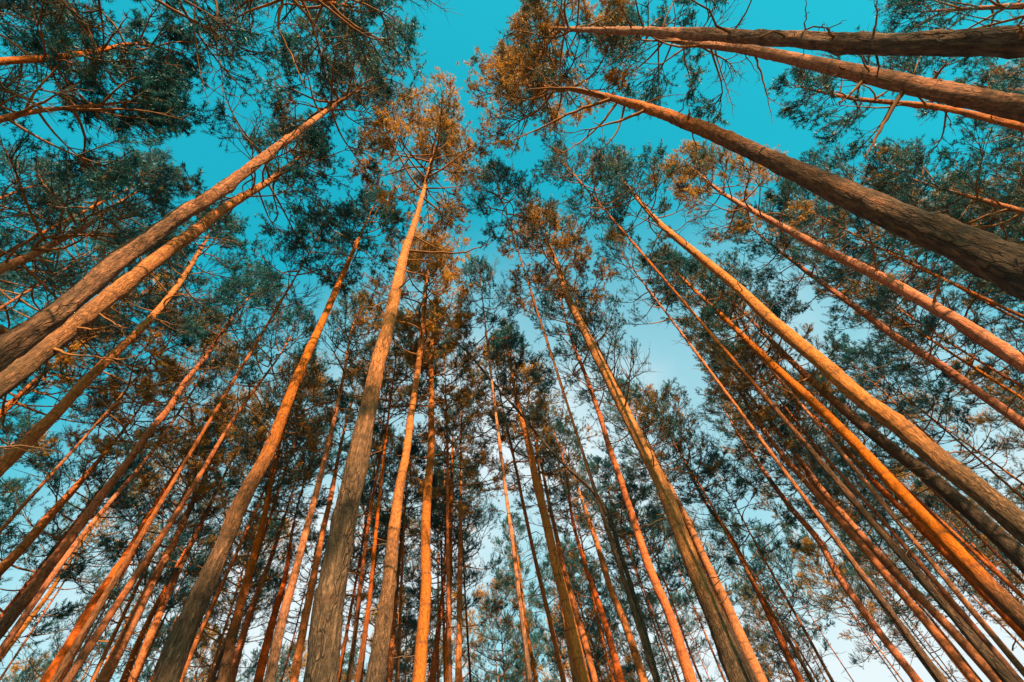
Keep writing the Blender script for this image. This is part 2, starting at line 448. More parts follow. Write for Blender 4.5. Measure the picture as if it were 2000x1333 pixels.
def crown_mesh(twig, needle, limbs=None, dead=None):
    (tv, tq), (nv, nt) = twig, needle
    verts = [nv, tv]; quads = [tq + len(nv)]; qm = [np.ones(len(tq), np.int32)]; off = len(nv) + len(tv)
    for x, slot in ((limbs, 2), (dead, 3)):
        if x is None: continue
        v, q = tubes(x[0], x[1], 5)
        verts.append(v); quads.append(q + off); qm.append(np.full(len(q), slot, np.int32)); off += len(v)
    return mesh_from('crown', np.concatenate(verts), tris=nt, quads=np.concatenate(quads), mats=(NEEDLE, TWIG, LIMB, DEAD), quad_mat=np.concatenate(qm))

def dead_paths(rng, axis, rad_at, za, zb, n, K=6, size=1.0):
    """bare broken twigs that stay on the trunk below the crown"""
    z = np.sort(za + (zb - za) * rng.random(n) ** 0.75)
    az = rng.uniform(0, 6.283, n)
    hd = np.stack([np.cos(az), np.sin(az), 0 * az], -1); sd = np.stack([-np.sin(az), np.cos(az), 0 * az], -1)
    Ln = np.where(rng.random(n) < .45, rng.uniform(.1, .3, n), rng.uniform(.3, .95, n)) * size
    s = np.linspace(0, 1, K)
    el = rng.normal(0.1, .35, n)
    d = hd * np.cos(el)[:, None] + UP * np.sin(el)[:, None]
    wob = np.cumsum(rng.normal(0, .05, (n, K)), 1); wz = np.cumsum(rng.normal(-.015, .05, (n, K)), 1)
    wob -= wob[:, :1]; wz -= wz[:, :1]
    o = axis(z) + hd * (rad_at(z) * 0.6)[:, None]
    P = o[:, None] + Ln[:, None, None] * (d[:, None] * s[None, :, None] + sd[:, None] * wob[..., None] + UP * wz[..., None])
    return P, (0.006 + 0.009 * Ln)[:, None] * (1 - .75 * s)[None]

def bare_branch(rng, path, radii, n, sides=5):
    """one bare limb with its kinked side twigs, a single piece"""
    v, q = tubes(path[None], radii[None], sides)
    if n:
        L = np.linalg.norm(path[-1] - path[0])
        s = rng.uniform(.3, .97, n)
        P = side_shoots(rng, path[None], np.zeros(n, int), s, L * rng.uniform(.12, .32, n) * (1.15 - .5 * s), np.radians(rng.uniform(30, 65, n)), 4, 0.05)
        P[:, 1:-1] += rng.normal(0, .012, P[:, 1:-1].shape)
        tv, tq = tubes(P, np.linspace(1, .4, 4)[None] * np.full((n, 1), max(.003, radii[0] * .28)), 4)
        q = np.concatenate([q, tq + len(v)]); v = np.concatenate([v, tv])
    return v, q

# ------------------------------------------------------------------ the setting
def link(o, parent=None):
    scene.collection.objects.link(o)
    if parent is not None: o.parent = parent
    return o

g = np.linspace(-150, 150, 61)
gx, gy = np.meshgrid(g, g, indexing='ij')
rg = np.random.default_rng(5)
gz = 0.10 * np.sin(gx * .21 + 1) * np.cos(gy * .17) - 0.12
gid = np.arange(61 * 61).reshape(61, 61)
gq = np.stack([gid[:-1, :-1], gid[1:, :-1], gid[1:, 1:], gid[:-1, 1:]], -1).reshape(-1, 4)
ground = link(bpy.data.objects.new('forest_floor', mesh_from('forest_floor', np.stack([gx, gy, gz], -1).reshape(-1, 3), quads=gq, mats=(FLOOR,))))
ground['kind'] = 'structure'; ground['label'] = 'mossy brown forest floor under the pines'

# ------------------------------------------------------------------ pines one can tell apart
# label, base (x, y), crown (length, radius, density), own crown?, bark (grey up to z, orange from z), trunk (x, y, z, r), limbs drawn out
PINES = [
 ('straight brown trunk running along the upper right edge, highest of the right-hand pines',(2.74,0.54),(6.5, 1.45, 1.2),1,(0, 9),
  ((0.00,0.00,0.00,0.074),(-0.00,0.00,3.83,0.060),(-0.01,0.04,4.79,0.059),(-0.01,0.04,5.96,0.058),(-0.01,0.03,8.22,0.057),(-0.01,0.05,13.30,0.046),(-0.01,0.03,19.00,0.012)),
  [(0.014,[(-0.01,0.04,5.24),(-0.13,-0.04,5.17),(-0.25,-0.09,5.08)]),(0.012,[(-0.01,0.04,5.69),(-0.09,-0.02,5.61)]),(0.020,[(-0.00,0.01,3.95),(-0.11,-0.05,3.87),(-0.24,-0.09,3.78)]),(0.010,[(-0.01,0.04,4.88),(-0.04,-0.15,4.89),(-0.12,-0.24,4.83)]),(0.008,[(-0.01,0.04,5.60),(-0.02,-0.15,5.61),(-0.07,-0.26,5.57)])]),
 ('orange flaky pine just below the topmost right trunk, bare stubs on both sides',(5.21,1.76),(6, 1.7, 1.0),1,(1, 9),
  ((0.00,0.00,0.00,0.126),(0.05,-0.16,5.71,0.104),(0.07,-0.24,7.29,0.103),(0.10,-0.32,8.76,0.095),(0.13,-0.43,10.99,0.082),(0.14,-0.46,13.44,0.060),(0.20,-0.66,18.00,0.012)),
  [(0.035,[(0.07,-0.22,6.97),(0.12,-0.35,6.94),(0.14,-0.48,6.90)]),(0.030,[(0.08,-0.27,7.89),(-0.30,-0.13,7.67),(-0.56,-0.10,7.52)]),(0.030,[(0.07,-0.24,7.25),(-0.35,0.02,6.94),(-0.60,0.14,6.74),(-0.80,0.21,6.56),(-0.95,0.22,6.43)]),(0.030,[(0.09,-0.29,8.27),(-0.11,-0.40,8.22)]),(0.025,[(0.13,-0.42,10.76),(0.13,-0.03,10.36),(0.09,0.25,10.03),(0.00,0.60,9.66)]),(0.022,[(0.13,-0.44,12.18),(0.09,0.07,11.69),(0.12,0.37,11.36),(0.03,0.73,10.98)])]),
 ('thin orange ringed sapling pine under the flaky right trunk, crown mostly bare twigs',(9.04,3.03),(5, 1.2, 0.5),1,(-2, 1),
  ((0.00,0.00,0.00,0.085),(0.01,-0.02,8.63,0.054),(0.03,-0.09,10.11,0.054),(-0.01,0.01,12.76,0.043),(0.01,-0.04,15.00,0.012)),
  []),
 ('thickest right-hand pine, dark grey trunk turning brown towards its spreading crown',(2.71,1.44),(8, 1.75, 1.4),1,(2.5, 9),
  ((0.00,0.00,0.00,0.125),(-0.06,0.10,3.29,0.107),(-0.05,0.09,3.57,0.102),(-0.06,0.09,4.16,0.094),(-0.05,0.07,4.79,0.088),(-0.05,0.06,5.66,0.080),(-0.05,0.04,6.72,0.073),(-0.06,0.04,7.95,0.073),(-0.11,0.11,10.36,0.056),(-0.51,0.87,21.00,0.012)),
  [(0.030,[(-0.08,0.06,8.69),(-0.51,0.10,8.54),(-0.85,0.10,8.42),(-1.32,0.08,8.31)]),(0.030,[(-0.06,0.04,7.38),(-0.08,-0.05,7.33),(-0.11,-0.15,7.27)]),(0.035,[(-0.11,0.11,10.30),(-0.82,0.15,10.15),(-1.52,0.28,9.94),(-2.09,0.34,9.77)]),(0.030,[(-0.11,0.10,9.99),(-0.50,0.35,9.69),(-0.93,0.51,9.46),(-1.42,0.61,9.26)]),(0.028,[(-0.10,0.09,9.62),(-0.38,0.45,9.24),(-0.90,0.68,8.95)]),(0.040,[(-0.12,0.13,10.64),(-0.67,-0.12,10.69),(-1.23,-0.22,10.64),(-1.70,-0.29,10.56)])]),
 ('reddish pine with upright broken limbs beneath the thick dark right trunk',(8.18,6.17),(7, 1.5, 1.0),1,(2, 4),
  ((0.00,0.00,0.00,0.140),(0.03,-0.03,6.38,0.111),(0.06,-0.08,7.05,0.109),(0.07,-0.09,8.15,0.108),(0.06,-0.09,9.49,0.107),(0.01,-0.01,11.12,0.103),(-0.04,0.04,13.33,0.082),(-0.07,0.09,16.17,0.061),(0.10,-0.14,20.00,0.012)),
  [(0.030,[(0.06,-0.08,9.70),(0.02,-0.54,9.91),(-0.09,-0.93,10.06),(-0.22,-1.31,10.22)]),(0.040,[(0.07,-0.09,8.28),(0.12,-0.42,8.40),(0.22,-0.87,8.59)]),(0.030,[(0.07,-0.09,9.18),(0.27,-0.27,9.19),(0.38,-0.47,9.21)]),(0.025,[(0.02,-0.02,10.91),(0.43,-0.34,11.02)])]),
 ('slim red pine parallel below the pine with upright broken limbs',(10.76,9.43),(6, 1.3, 0.8),0,(1, 3),
  ((0.00,0.00,0.00,0.136),(0.07,-0.08,7.35,0.103),(0.08,-0.09,8.64,0.101),(0.08,-0.10,9.66,0.097),(0.05,-0.06,10.91,0.096),(0.08,-0.09,12.56,0.089),(0.09,-0.11,14.29,0.080),(0.14,-0.17,16.58,0.060),(0.25,-0.29,20.00,0.012)),
  [(0.030,[(0.08,-0.09,9.92),(0.14,-0.49,10.08),(0.09,-0.75,10.14),(0.12,-0.89,10.11)]),(0.025,[(0.07,-0.09,12.05),(0.23,-0.50,12.23),(0.35,-0.83,12.34)])]),
 ('long golden pine crossing the right half diagonally down to the frame edge',(5.53,6.01),(7, 1.7, 1.1),1,(3, 7),
  ((0.00,0.00,0.00,0.151),(0.01,-0.01,3.92,0.140),(0.01,-0.01,4.13,0.139),(0.00,-0.00,4.60,0.137),(-0.03,0.03,5.23,0.136),(-0.03,0.03,5.71,0.134),(-0.09,0.08,6.53,0.133),(-0.09,0.08,7.43,0.132),(-0.12,0.11,8.78,0.123),(-0.10,0.09,10.25,0.108),(-0.14,0.12,12.01,0.102),(-0.20,0.17,14.26,0.086),(0.07,-0.07,21.00,0.012)),
  []),
 ('dark brown shaded pine hugging the underside of the long golden pine',(10.73,12.28),(6, 1.4, 0.9),0,(8, 14),
  ((0.00,0.00,0.00,0.237),(-0.07,0.06,5.78,0.204),(-0.05,0.04,6.23,0.200),(-0.07,0.06,7.13,0.198),(-0.12,0.10,8.40,0.195),(-0.22,0.19,9.50,0.178),(-0.33,0.29,20.00,0.012)),
  []),
 ('golden orange pine second below the long diagonal golden pine on the right',(7.82,10.01),(7, 1.5, 1.0),1,(3, 6),
  ((0.00,0.00,0.00,0.177),(-0.05,0.04,4.14,0.153),(-0.07,0.06,4.92,0.146),(-0.06,0.04,5.92,0.138),(-0.05,0.04,6.85,0.126),(-0.02,0.02,8.25,0.121),(-0.04,0.03,9.57,0.119),(-0.11,0.09,11.51,0.110),(-0.17,0.13,14.09,0.082),(-0.25,0.19,16.63,0.062),(-0.30,0.23,20.00,0.012)),
  []),
 ('pinkish slender pine running close against the underside of a golden pine',(14.26,18.85),(5, 1.2, 0.8),0,(0, 2),
  ((0.00,0.00,0.00,0.164),(-0.06,0.05,6.22,0.143),(-0.07,0.05,8.60,0.141),(-0.12,0.09,10.51,0.124),(-0.17,0.13,12.03,0.110),(-0.13,0.10,14.03,0.084),(-0.25,0.19,20.00,0.012)),
  []),
 ('left of two close parallel orange pines in the lower right',(9.90,15.91),(6, 1.3, 0.9),0,(0, 3),
  ((0.00,0.00,0.00,0.131),(-0.00,0.00,4.75,0.114),(-0.01,0.01,6.40,0.113),(-0.05,0.03,7.32,0.112),(-0.08,0.05,8.78,0.111),(-0.16,0.10,10.44,0.103),(-0.26,0.15,13.06,0.084),(-0.03,0.02,16.80,0.061),(-0.02,0.01,20.00,0.012)),
  []),
 ('right of two close parallel orange pines in the lower right',(10.78,16.50),(6, 1.3, 0.9),0,(0, 3),
  ((0.00,0.00,0.00,0.147),(-0.00,0.00,4.64,0.125),(-0.01,0.01,5.66,0.124),(-0.16,0.10,7.30,0.121),(-0.26,0.17,9.04,0.116),(-0.34,0.21,10.94,0.108),(-0.25,0.16,13.34,0.098),(-0.24,0.15,16.11,0.073),(-0.01,0.01,20.00,0.012)),
  []),
 ('bright red orange pine with short twig stubs left of the twin pines',(10.79,20.07),(6, 1.3, 0.9),0,(-2, 1),
  ((0.00,0.00,0.00,0.147),(0.04,-0.02,5.79,0.135),(-0.02,0.01,6.82,0.133),(-0.06,0.03,8.03,0.132),(-0.05,0.03,9.47,0.131),(0.10,-0.05,10.78,0.130),(-0.02,0.01,12.42,0.116),(-0.06,0.03,14.46,0.100),(-0.04,0.02,16.31,0.067),(0.16,-0.09,20.00,0.012)),
  []),
 ('red slim pine with forked side twigs right of the thick two-tone pine',(7.61,21.44),(6, 1.3, 0.9),0,(-2, 1),
  ((0.00,0.00,0.00,0.163),(0.12,-0.04,6.69,0.131),(0.18,-0.06,7.55,0.127),(0.27,-0.10,9.00,0.115),(0.38,-0.14,10.83,0.101),(0.45,-0.16,12.52,0.084),(0.25,-0.09,13.86,0.076),(0.28,-0.10,17.05,0.056),(0.46,-0.16,20.00,0.012)),
  [(0.025,[(0.25,-0.09,14.02),(0.62,-0.76,14.38),(0.92,-1.42,14.73)])]),
 ('thick pine right of centre, dark lower bark and glowing orange upper trunk',(1.96,7.62),(7.5, 1.6, 1.4),1,(3, 6),
  ((0.00,0.00,0.00,0.158),(0.05,-0.01,3.54,0.137),(0.08,-0.02,4.08,0.132),(0.11,-0.03,4.71,0.130),(0.14,-0.04,5.41,0.124),(0.22,-0.06,6.61,0.121),(0.20,-0.05,7.61,0.120),(0.17,-0.04,8.92,0.119),(0.14,-0.04,10.29,0.118),(0.10,-0.03,11.97,0.116),(0.06,-0.02,14.11,0.107),(0.16,-0.05,16.02,0.082),(0.43,-0.11,21.00,0.012)),
  [(0.030,[(0.12,-0.03,11.19),(0.60,-0.39,11.33),(0.85,-0.86,11.54),(1.02,-1.33,11.75)]),(0.030,[(0.17,-0.05,8.69),(0.35,-0.53,8.91),(0.50,-1.04,9.15),(0.55,-1.28,9.20)]),(0.025,[(0.10,-0.03,12.19),(-0.67,-0.40,12.33),(-1.35,-0.75,12.46),(-1.73,-1.05,12.55)])]),
 ('bright orange pine touching the right side of the thick two-tone pine',(5.04,16.76),(5, 1.2, 0.8),0,(-2, 0),
  ((0.00,0.00,0.00,0.225),(-0.03,0.01,5.75,0.193),(-0.01,0.00,6.68,0.173),(0.04,-0.01,8.00,0.152),(0.05,-0.02,9.40,0.136),(0.09,-0.03,10.96,0.118),(0.07,-0.02,12.45,0.094),(-0.12,0.04,19.00,0.012)),
  [(0.020,[(0.07,-0.02,9.84),(0.36,-0.54,10.09),(0.50,-0.89,10.21)]),(0.020,[(0.05,-0.02,8.72),(0.39,-0.52,8.95),(0.60,-1.01,9.18)]),(0.020,[(0.09,-0.03,10.76),(0.29,-0.43,10.92),(0.47,-0.72,11.01)])]),
 ('slim reddish pine just left of the thick two-tone pine',(1.88,10.83),(7, 1.4, 1.0),0,(2, 5),
  ((0.00,0.00,0.00,0.131),(0.12,-0.02,4.55,0.108),(0.18,-0.03,5.93,0.094),(0.14,-0.03,6.58,0.089),(0.16,-0.03,7.56,0.088),(0.22,-0.04,8.85,0.083),(0.26,-0.05,10.11,0.075),(0.36,-0.07,11.83,0.074),(0.41,-0.08,13.85,0.064),(0.43,-0.08,15.88,0.050),(0.70,-0.13,20.00,0.012)),
  []),
 ('bent grey dead pine whose bare top bows over to the left',(2.07,9.33),(2.2, 0.5, 0.05),2,(14, 20),
  ((0.00,0.00,0.00,0.065),(-0.86,0.11,4.18,0.047),(-0.80,0.05,5.33,0.043),(-0.79,-0.02,6.43,0.042),(-0.81,-0.10,7.50,0.040),(-1.54,0.06,9.27,0.036),(-2.33,0.20,11.41,0.034),(-3.02,0.32,13.20,0.034),(-3.88,0.46,15.46,0.029),(-4.66,0.59,17.00,0.012)),
  []),
 ('orange pine left of the bent grey dead pine',(2.32,19.85),(6, 1.3, 0.9),0,(-3, 0),
  ((0.00,0.00,0.00,0.181),(-0.25,0.03,7.28,0.146),(-0.25,0.03,8.25,0.144),(-0.31,0.03,9.34,0.131),(-0.45,0.05,10.79,0.129),(-0.46,0.05,12.65,0.116),(-0.52,0.05,14.06,0.098),(-0.57,0.06,15.30,0.064),(-0.87,0.09,20.00,0.012)),
  []),
 ('dull red pine with spiky side twigs right of the leaning golden centre pine',(1.24,17.90),(6, 1.3, 0.9),0,(0, 3),
  ((0.00,0.00,0.00,0.158),(-0.08,0.01,6.93,0.125),(-0.08,0.01,8.10,0.115),(-0.13,0.01,9.32,0.104),(-0.26,0.02,10.92,0.081),(-0.30,0.02,12.62,0.066),(-0.01,-0.00,15.63,0.049),(-0.29,0.02,20.00,0.012)),
  []),
 ('golden yellow pine just right of the central gap of pale sky',(0.05,12.33),(7, 1.4, 1.1),1,(1, 4),
  ((0.00,0.00,0.00,0.166),(-0.06,-0.00,5.31,0.139),(-0.07,-0.00,6.32,0.131),(-0.10,0.00,7.17,0.126),(-0.15,-0.00,8.15,0.123),(-0.17,-0.00,9.33,0.122),(-0.23,-0.00,10.91,0.117),(-0.23,-0.00,12.47,0.109),(-0.33,-0.00,14.20,0.089),(-0.34,-0.00,16.40,0.065),(-0.28,-0.00,20.00,0.012)),
  []),
 ('thin reddish pine half hidden behind the golden pine right of centre',(0.39,18.48),(6, 1.3, 0.9),0,(-2, 1),
  ((0.00,0.00,0.00,0.150),(-0.09,0.00,8.73,0.112),(-0.25,0.00,11.17,0.105),(-0.26,0.00,12.82,0.090),(-0.27,0.00,14.49,0.072),(-0.21,0.00,17.19,0.066),(-0.26,0.00,20.00,0.012)),
  []),
 ('thin dark pine standing alone in the central gap of pale sky',(-2.34,27.71),(5, 1.3, 0.8),0,(4, 7),
  ((0.00,0.00,0.00,0.151),(-0.07,-0.01,10.65,0.106),(-0.19,-0.02,13.08,0.079),(-0.16,-0.01,16.37,0.063),(-0.16,-0.01,20.00,0.012)),
  []),
 ('bright orange upright pine left of the central sky gap',(-3.92,15.96),(6, 1.3, 0.8),0,(-3, 0),
  ((0.00,0.00,0.00,0.133),(0.17,0.04,7.06,0.101),(0.27,0.06,9.31,0.088),(0.34,0.08,11.26,0.078),(0.43,0.10,13.66,0.059),(0.52,0.12,16.68,0.043),(0.61,0.14,20.00,0.012)),
  []),
 ('upright brown pine directly left of the bright orange upright pine',(-4.44,16.76),(6, 1.3, 0.9),0,(0, 3),
  ((0.00,0.00,0.00,0.113),(0.16,0.04,7.40,0.094),(0.21,0.05,9.77,0.093),(0.26,0.07,11.84,0.092),(0.35,0.09,14.37,0.080),(0.43,0.11,16.94,0.063),(0.55,0.14,20.00,0.012)),
  []),
 ('short lit salmon pine between two upright centre trunks',(-6.14,20.55),(5, 1.3, 0.8),0,(-3, 0),
  ((0.00,0.00,0.00,0.182),(0.26,0.07,8.85,0.142),(0.49,0.14,11.02,0.111),(0.63,0.18,12.14,0.082),(0.72,0.20,20.00,0.012)),
  []),
 ('upright orange pine in the lower centre',(-3.27,10.38),(7, 1.5, 1.1),1,(2, 5),
  ((0.00,0.00,0.00,0.160),(0.03,0.01,5.25,0.133),(0.05,0.01,5.82,0.129),(0.11,0.03,7.13,0.120),(0.06,0.02,8.51,0.119),(0.08,0.03,10.22,0.111),(0.12,0.04,11.13,0.102),(0.09,0.03,13.56,0.098),(0.02,0.01,16.79,0.083),(0.16,0.05,20.00,0.012)),
  []),
 ('tall brown pine with a broad orange-lit crown at the centre',(-3.27,7.88),(8, 2.0, 1.6),1,(4, 9),
  ((0.00,0.00,0.00,0.175),(0.09,0.03,4.48,0.150),(0.13,0.05,5.06,0.139),(0.16,0.07,5.94,0.125),(0.16,0.06,7.01,0.113),(0.18,0.07,8.08,0.101),(0.26,0.10,9.17,0.092),(0.29,0.12,10.57,0.085),(0.36,0.15,12.09,0.082),(0.41,0.17,14.50,0.082),(0.42,0.17,17.74,0.070),(0.54,0.22,21.00,0.012)),
  []),
 ('salmon slender pine peeking out right of the tall brown centre pine',(-7.18,19.27),(5, 1.2, 0.8),0,(-3, 0),
  ((0.00,0.00,0.00,0.163),(0.03,0.01,8.66,0.125),(0.02,0.01,10.74,0.095),(0.03,0.01,13.41,0.071),(0.09,0.03,20.00,0.012)),
  []),
 ('big near pine left of centre, grey bark below and bright yellow orange above',(-1.62,3.05),(7.5, 1.7, 1.3),1,(2.5, 7),
  ((0.00,0.00,0.00,0.104),(0.05,0.02,2.81,0.097),(0.01,0.00,3.36,0.097),(0.00,-0.00,3.62,0.096),(0.00,-0.00,4.04,0.095),(0.02,0.00,4.43,0.094),(0.01,-0.00,4.73,0.092),(0.02,0.01,5.39,0.084),(0.02,0.01,6.04,0.083),(0.05,0.02,6.78,0.082),(0.07,0.03,7.74,0.081),(0.10,0.04,9.08,0.076),(0.17,0.08,10.53,0.062),(0.47,0.24,20.00,0.012)),
  [(0.030,[(0.11,0.05,9.30),(0.63,0.11,9.13),(1.12,0.17,8.97),(1.41,0.09,8.90),(1.66,0.02,8.83)]),(0.020,[(0.10,0.04,8.94),(0.38,0.05,8.81),(0.72,0.07,8.67)]),(0.022,[(0.09,0.04,8.53),(0.47,0.13,8.34),(0.79,0.21,8.16)]),(0.025,[(0.15,0.07,10.12),(0.52,0.29,9.84),(0.85,0.37,9.66)]),(0.020,[(0.09,0.04,8.80),(-0.06,-0.09,8.77)])]),
 ('large tan pine leaning across the lower left',(-4.27,4.96),(6.5, 1.4, 1.0),1,(4, 9),
  ((0.00,0.00,0.00,0.144),(0.02,0.02,3.77,0.123),(-0.01,-0.01,4.25,0.121),(-0.00,-0.00,4.80,0.113),(0.01,0.00,5.44,0.106),(0.02,0.01,6.30,0.103),(0.06,0.05,6.86,0.098),(0.06,0.05,7.76,0.090),(0.05,0.04,8.64,0.088),(0.05,0.04,9.62,0.083),(0.07,0.06,10.90,0.077),(0.09,0.07,12.50,0.073),(0.12,0.10,15.54,0.057),(0.18,0.15,20.00,0.012)),
  []),
 ('slim brown pine midway between the leaning tan pine and the big near pine',(-5.88,9.61),(6, 1.4, 0.8),0,(5, 8),
  ((0.00,0.00,0.00,0.125),(-0.08,-0.05,5.48,0.099),(-0.13,-0.08,6.55,0.092),(-0.13,-0.08,7.71,0.089),(-0.14,-0.09,8.93,0.078),(-0.15,-0.09,10.44,0.072),(-0.19,-0.12,12.22,0.064),(-0.27,-0.17,14.87,0.051),(-0.42,-0.26,17.48,0.041),(-0.38,-0.24,20.00,0.012)),
  []),
 ('orange slim pine immediately left of the big grey-based pine',(-7.35,13.10),(6, 1.4, 0.9),0,(1, 3),
  ((0.00,0.00,0.00,0.145),(-0.08,-0.05,6.81,0.114),(-0.13,-0.08,7.79,0.107),(-0.18,-0.10,9.28,0.102),(-0.23,-0.13,11.07,0.095),(-0.24,-0.14,12.71,0.084),(-0.31,-0.17,14.50,0.061),(-0.30,-0.17,20.00,0.012)),
  []),
 ('brown pine just right of the large leaning tan pine',(-8.42,12.27),(6, 1.3, 0.9),0,(6, 10),
  ((0.00,0.00,0.00,0.172),(-0.30,-0.22,6.73,0.139),(-0.42,-0.30,7.73,0.122),(-0.54,-0.39,9.56,0.106),(-0.65,-0.47,11.34,0.084),(-0.88,-0.63,13.51,0.056),(-1.14,-0.82,20.00,0.012)),
  []),
 ('pinkish red pine in the lower left between two brown trunks',(-10.33,16.37),(5, 1.2, 0.8),0,(-3, 0),
  ((0.00,0.00,0.00,0.191),(-0.19,-0.12,8.33,0.152),(-0.26,-0.17,10.15,0.130),(-0.26,-0.17,11.78,0.100),(-0.48,-0.31,14.08,0.044),(-0.57,-0.37,20.00,0.012)),
  []),
 ('orange red pine rising beside a brown trunk right of the leaning tan pine',(-11.22,15.96),(5, 1.2, 0.8),0,(-3, 0),
  ((0.00,0.00,0.00,0.163),(-0.04,-0.03,8.36,0.125),(-0.12,-0.09,9.63,0.116),(-0.12,-0.08,11.09,0.105),(-0.05,-0.04,12.74,0.083),(-0.05,-0.03,14.55,0.045),(-0.13,-0.09,20.00,0.012)),
  []),
 ('brown pine left of the large leaning tan pine',(-13.49,13.39),(6, 1.4, 0.9),0,(4, 8),
  ((0.00,0.00,0.00,0.195),(-0.01,-0.01,8.20,0.156),(-0.03,-0.03,9.56,0.145),(-0.05,-0.05,10.92,0.130),(-0.04,-0.04,12.42,0.112),(-0.09,-0.09,14.36,0.082),(-0.16,-0.16,16.37,0.056),(-0.04,-0.04,20.00,0.012)),
  []),
 ('salmon lit pine in the wedge between the brown and the leaning tan pine',(-13.26,14.24),(6, 1.3, 0.8),0,(-3, 0),
  ((0.00,0.00,0.00,0.168),(-0.04,-0.04,8.19,0.131),(-0.13,-0.13,9.84,0.118),(-0.20,-0.18,11.64,0.092),(-0.19,-0.18,12.77,0.078),(-0.21,-0.19,15.10,0.054),(-0.14,-0.13,20.00,0.012)),
  []),
 ('short red pine tucked between the brown and salmon pines lower left',(-17.83,18.42),(5, 1.3, 0.8),0,(-2, 0),
  ((0.00,0.00,0.00,0.187),(0.09,0.09,10.29,0.141),(-0.01,-0.01,11.75,0.118),(-0.02,-0.03,13.57,0.081),(0.22,0.21,20.00,0.012)),
  []),
 ('thick salmon pink pine in the lower left corner',(-13.26,11.37),(5.5, 1.4, 1.1),1,(-3, 1),
  ((0.00,0.00,0.00,0.259),(0.13,0.15,7.39,0.220),(0.13,0.14,8.37,0.194),(0.11,0.12,9.45,0.177),(0.16,0.18,10.55,0.150),(0.15,0.16,11.85,0.119),(0.13,0.13,13.12,0.073),(0.41,0.47,18.00,0.012)),
  []),
 ('long thin brown pine that curves up through the left half',(-10.12,7.23),(7, 1.5, 1.1),1,(5, 8),
  ((0.00,0.00,0.00,0.149),(0.06,0.08,6.31,0.119),(0.08,0.11,6.91,0.107),(0.08,0.11,7.62,0.094),(0.09,0.13,8.32,0.088),(0.09,0.13,9.14,0.085),(0.11,0.15,10.43,0.084),(0.11,0.16,11.37,0.083),(0.14,0.20,12.25,0.081),(0.11,0.15,13.50,0.071),(0.14,0.20,14.67,0.068),(0.12,0.17,16.27,0.055),(0.15,0.20,18.50,0.041),(0.26,0.36,21.00,0.012)),
  []),
 ('orange pine entering from the left edge above the long thin brown pine',(-14.37,9.27),(6, 1.4, 1.0),1,(-3, 0),
  ((0.00,0.00,0.00,0.168),(0.07,0.11,9.40,0.127),(0.12,0.18,10.08,0.119),(0.14,0.21,11.05,0.112),(0.17,0.27,12.15,0.096),(0.20,0.31,13.42,0.052),(0.16,0.25,18.00,0.012)),
  []),
 ('thin yellow orange pine near the left edge under the long brown pine',(-22.02,16.36),(5, 1.3, 0.9),0,(-3, 0),
  ((0.00,0.00,0.00,0.177),(0.16,0.21,11.25,0.128),(0.21,0.28,12.51,0.105),(0.25,0.33,13.74,0.088),(0.21,0.27,15.26,0.070),(0.20,0.26,16.33,0.049),(0.34,0.44,20.00,0.012)),
  []),
 ('orange pine third from the top on the left, below the two thick trunks',(-9.61,5.46),(6.5, 1.5, 0.9),1,(2, 6),
  ((0.00,0.00,0.00,0.160),(-0.16,-0.30,8.18,0.123),(-0.15,-0.28,9.06,0.113),(-0.14,-0.28,9.85,0.105),(-0.15,-0.30,10.48,0.104),(-0.15,-0.30,11.28,0.099),(-0.13,-0.29,12.20,0.092),(-0.12,-0.28,13.51,0.086),(-0.17,-0.37,15.30,0.080),(-0.30,-0.60,17.36,0.062),(-0.49,-0.92,20.00,0.012)),
  [(0.020,[(-0.13,-0.29,13.69),(0.56,-0.34,13.61),(1.16,-0.43,13.55)]),(0.020,[(-0.12,-0.28,13.60),(0.46,-0.06,13.32),(0.83,-0.03,13.18)])]),
 ('upper of the two thick tan pines leaning in from the left edge',(-3.06,1.12),(7, 1.75, 1.4),1,(0, 12),
  ((0.00,0.00,0.00,0.095),(0.01,0.02,4.07,0.075),(0.01,0.02,4.22,0.073),(0.01,0.03,4.52,0.072),(0.01,0.02,4.93,0.071),(-0.00,-0.01,5.45,0.070),(0.00,0.00,6.04,0.069),(0.00,0.00,6.60,0.069),(0.01,0.02,7.26,0.068),(0.01,0.03,8.10,0.067),(0.01,0.02,9.26,0.064),(0.01,0.02,11.45,0.053),(0.01,0.03,14.46,0.045),(0.05,0.13,20.00,0.012)),
  [(0.040,[(0.01,0.02,4.35),(-0.03,-0.12,4.32),(0.02,-0.18,4.25)])]),
 ('lower of the two thick left pines, its upper trunk glowing orange',(-5.53,2.19),(6.5, 1.7, 1.2),1,(3, 10.5),
  ((0.00,0.00,0.00,0.137),(0.04,0.10,5.88,0.110),(0.05,0.11,6.39,0.108),(0.05,0.11,7.03,0.107),(0.05,0.11,7.78,0.106),(0.05,0.12,8.71,0.105),(0.06,0.13,9.57,0.104),(0.07,0.16,10.39,0.100),(0.07,0.16,11.38,0.095),(0.10,0.23,12.76,0.086),(0.14,0.34,14.42,0.073),(0.16,0.39,16.32,0.055),(0.18,0.42,19.00,0.012)),
  [(0.025,[(0.05,0.11,6.72),(0.38,0.19,6.54),(0.77,0.21,6.40),(1.16,0.25,6.25)]),(0.020,[(0.05,0.11,7.14),(0.41,0.14,7.00),(0.70,0.10,6.91)]),(0.018,[(0.05,0.11,7.59),(0.38,0.28,7.35),(0.62,0.31,7.21)]),(0.020,[(0.07,0.16,10.26),(0.67,0.24,10.08),(1.08,0.32,9.90)])]),
 ('short orange pine top at the left edge above the two thick trunks',(-8.30,2.08),(5, 1.3, 1.0),0,(-2, 0),
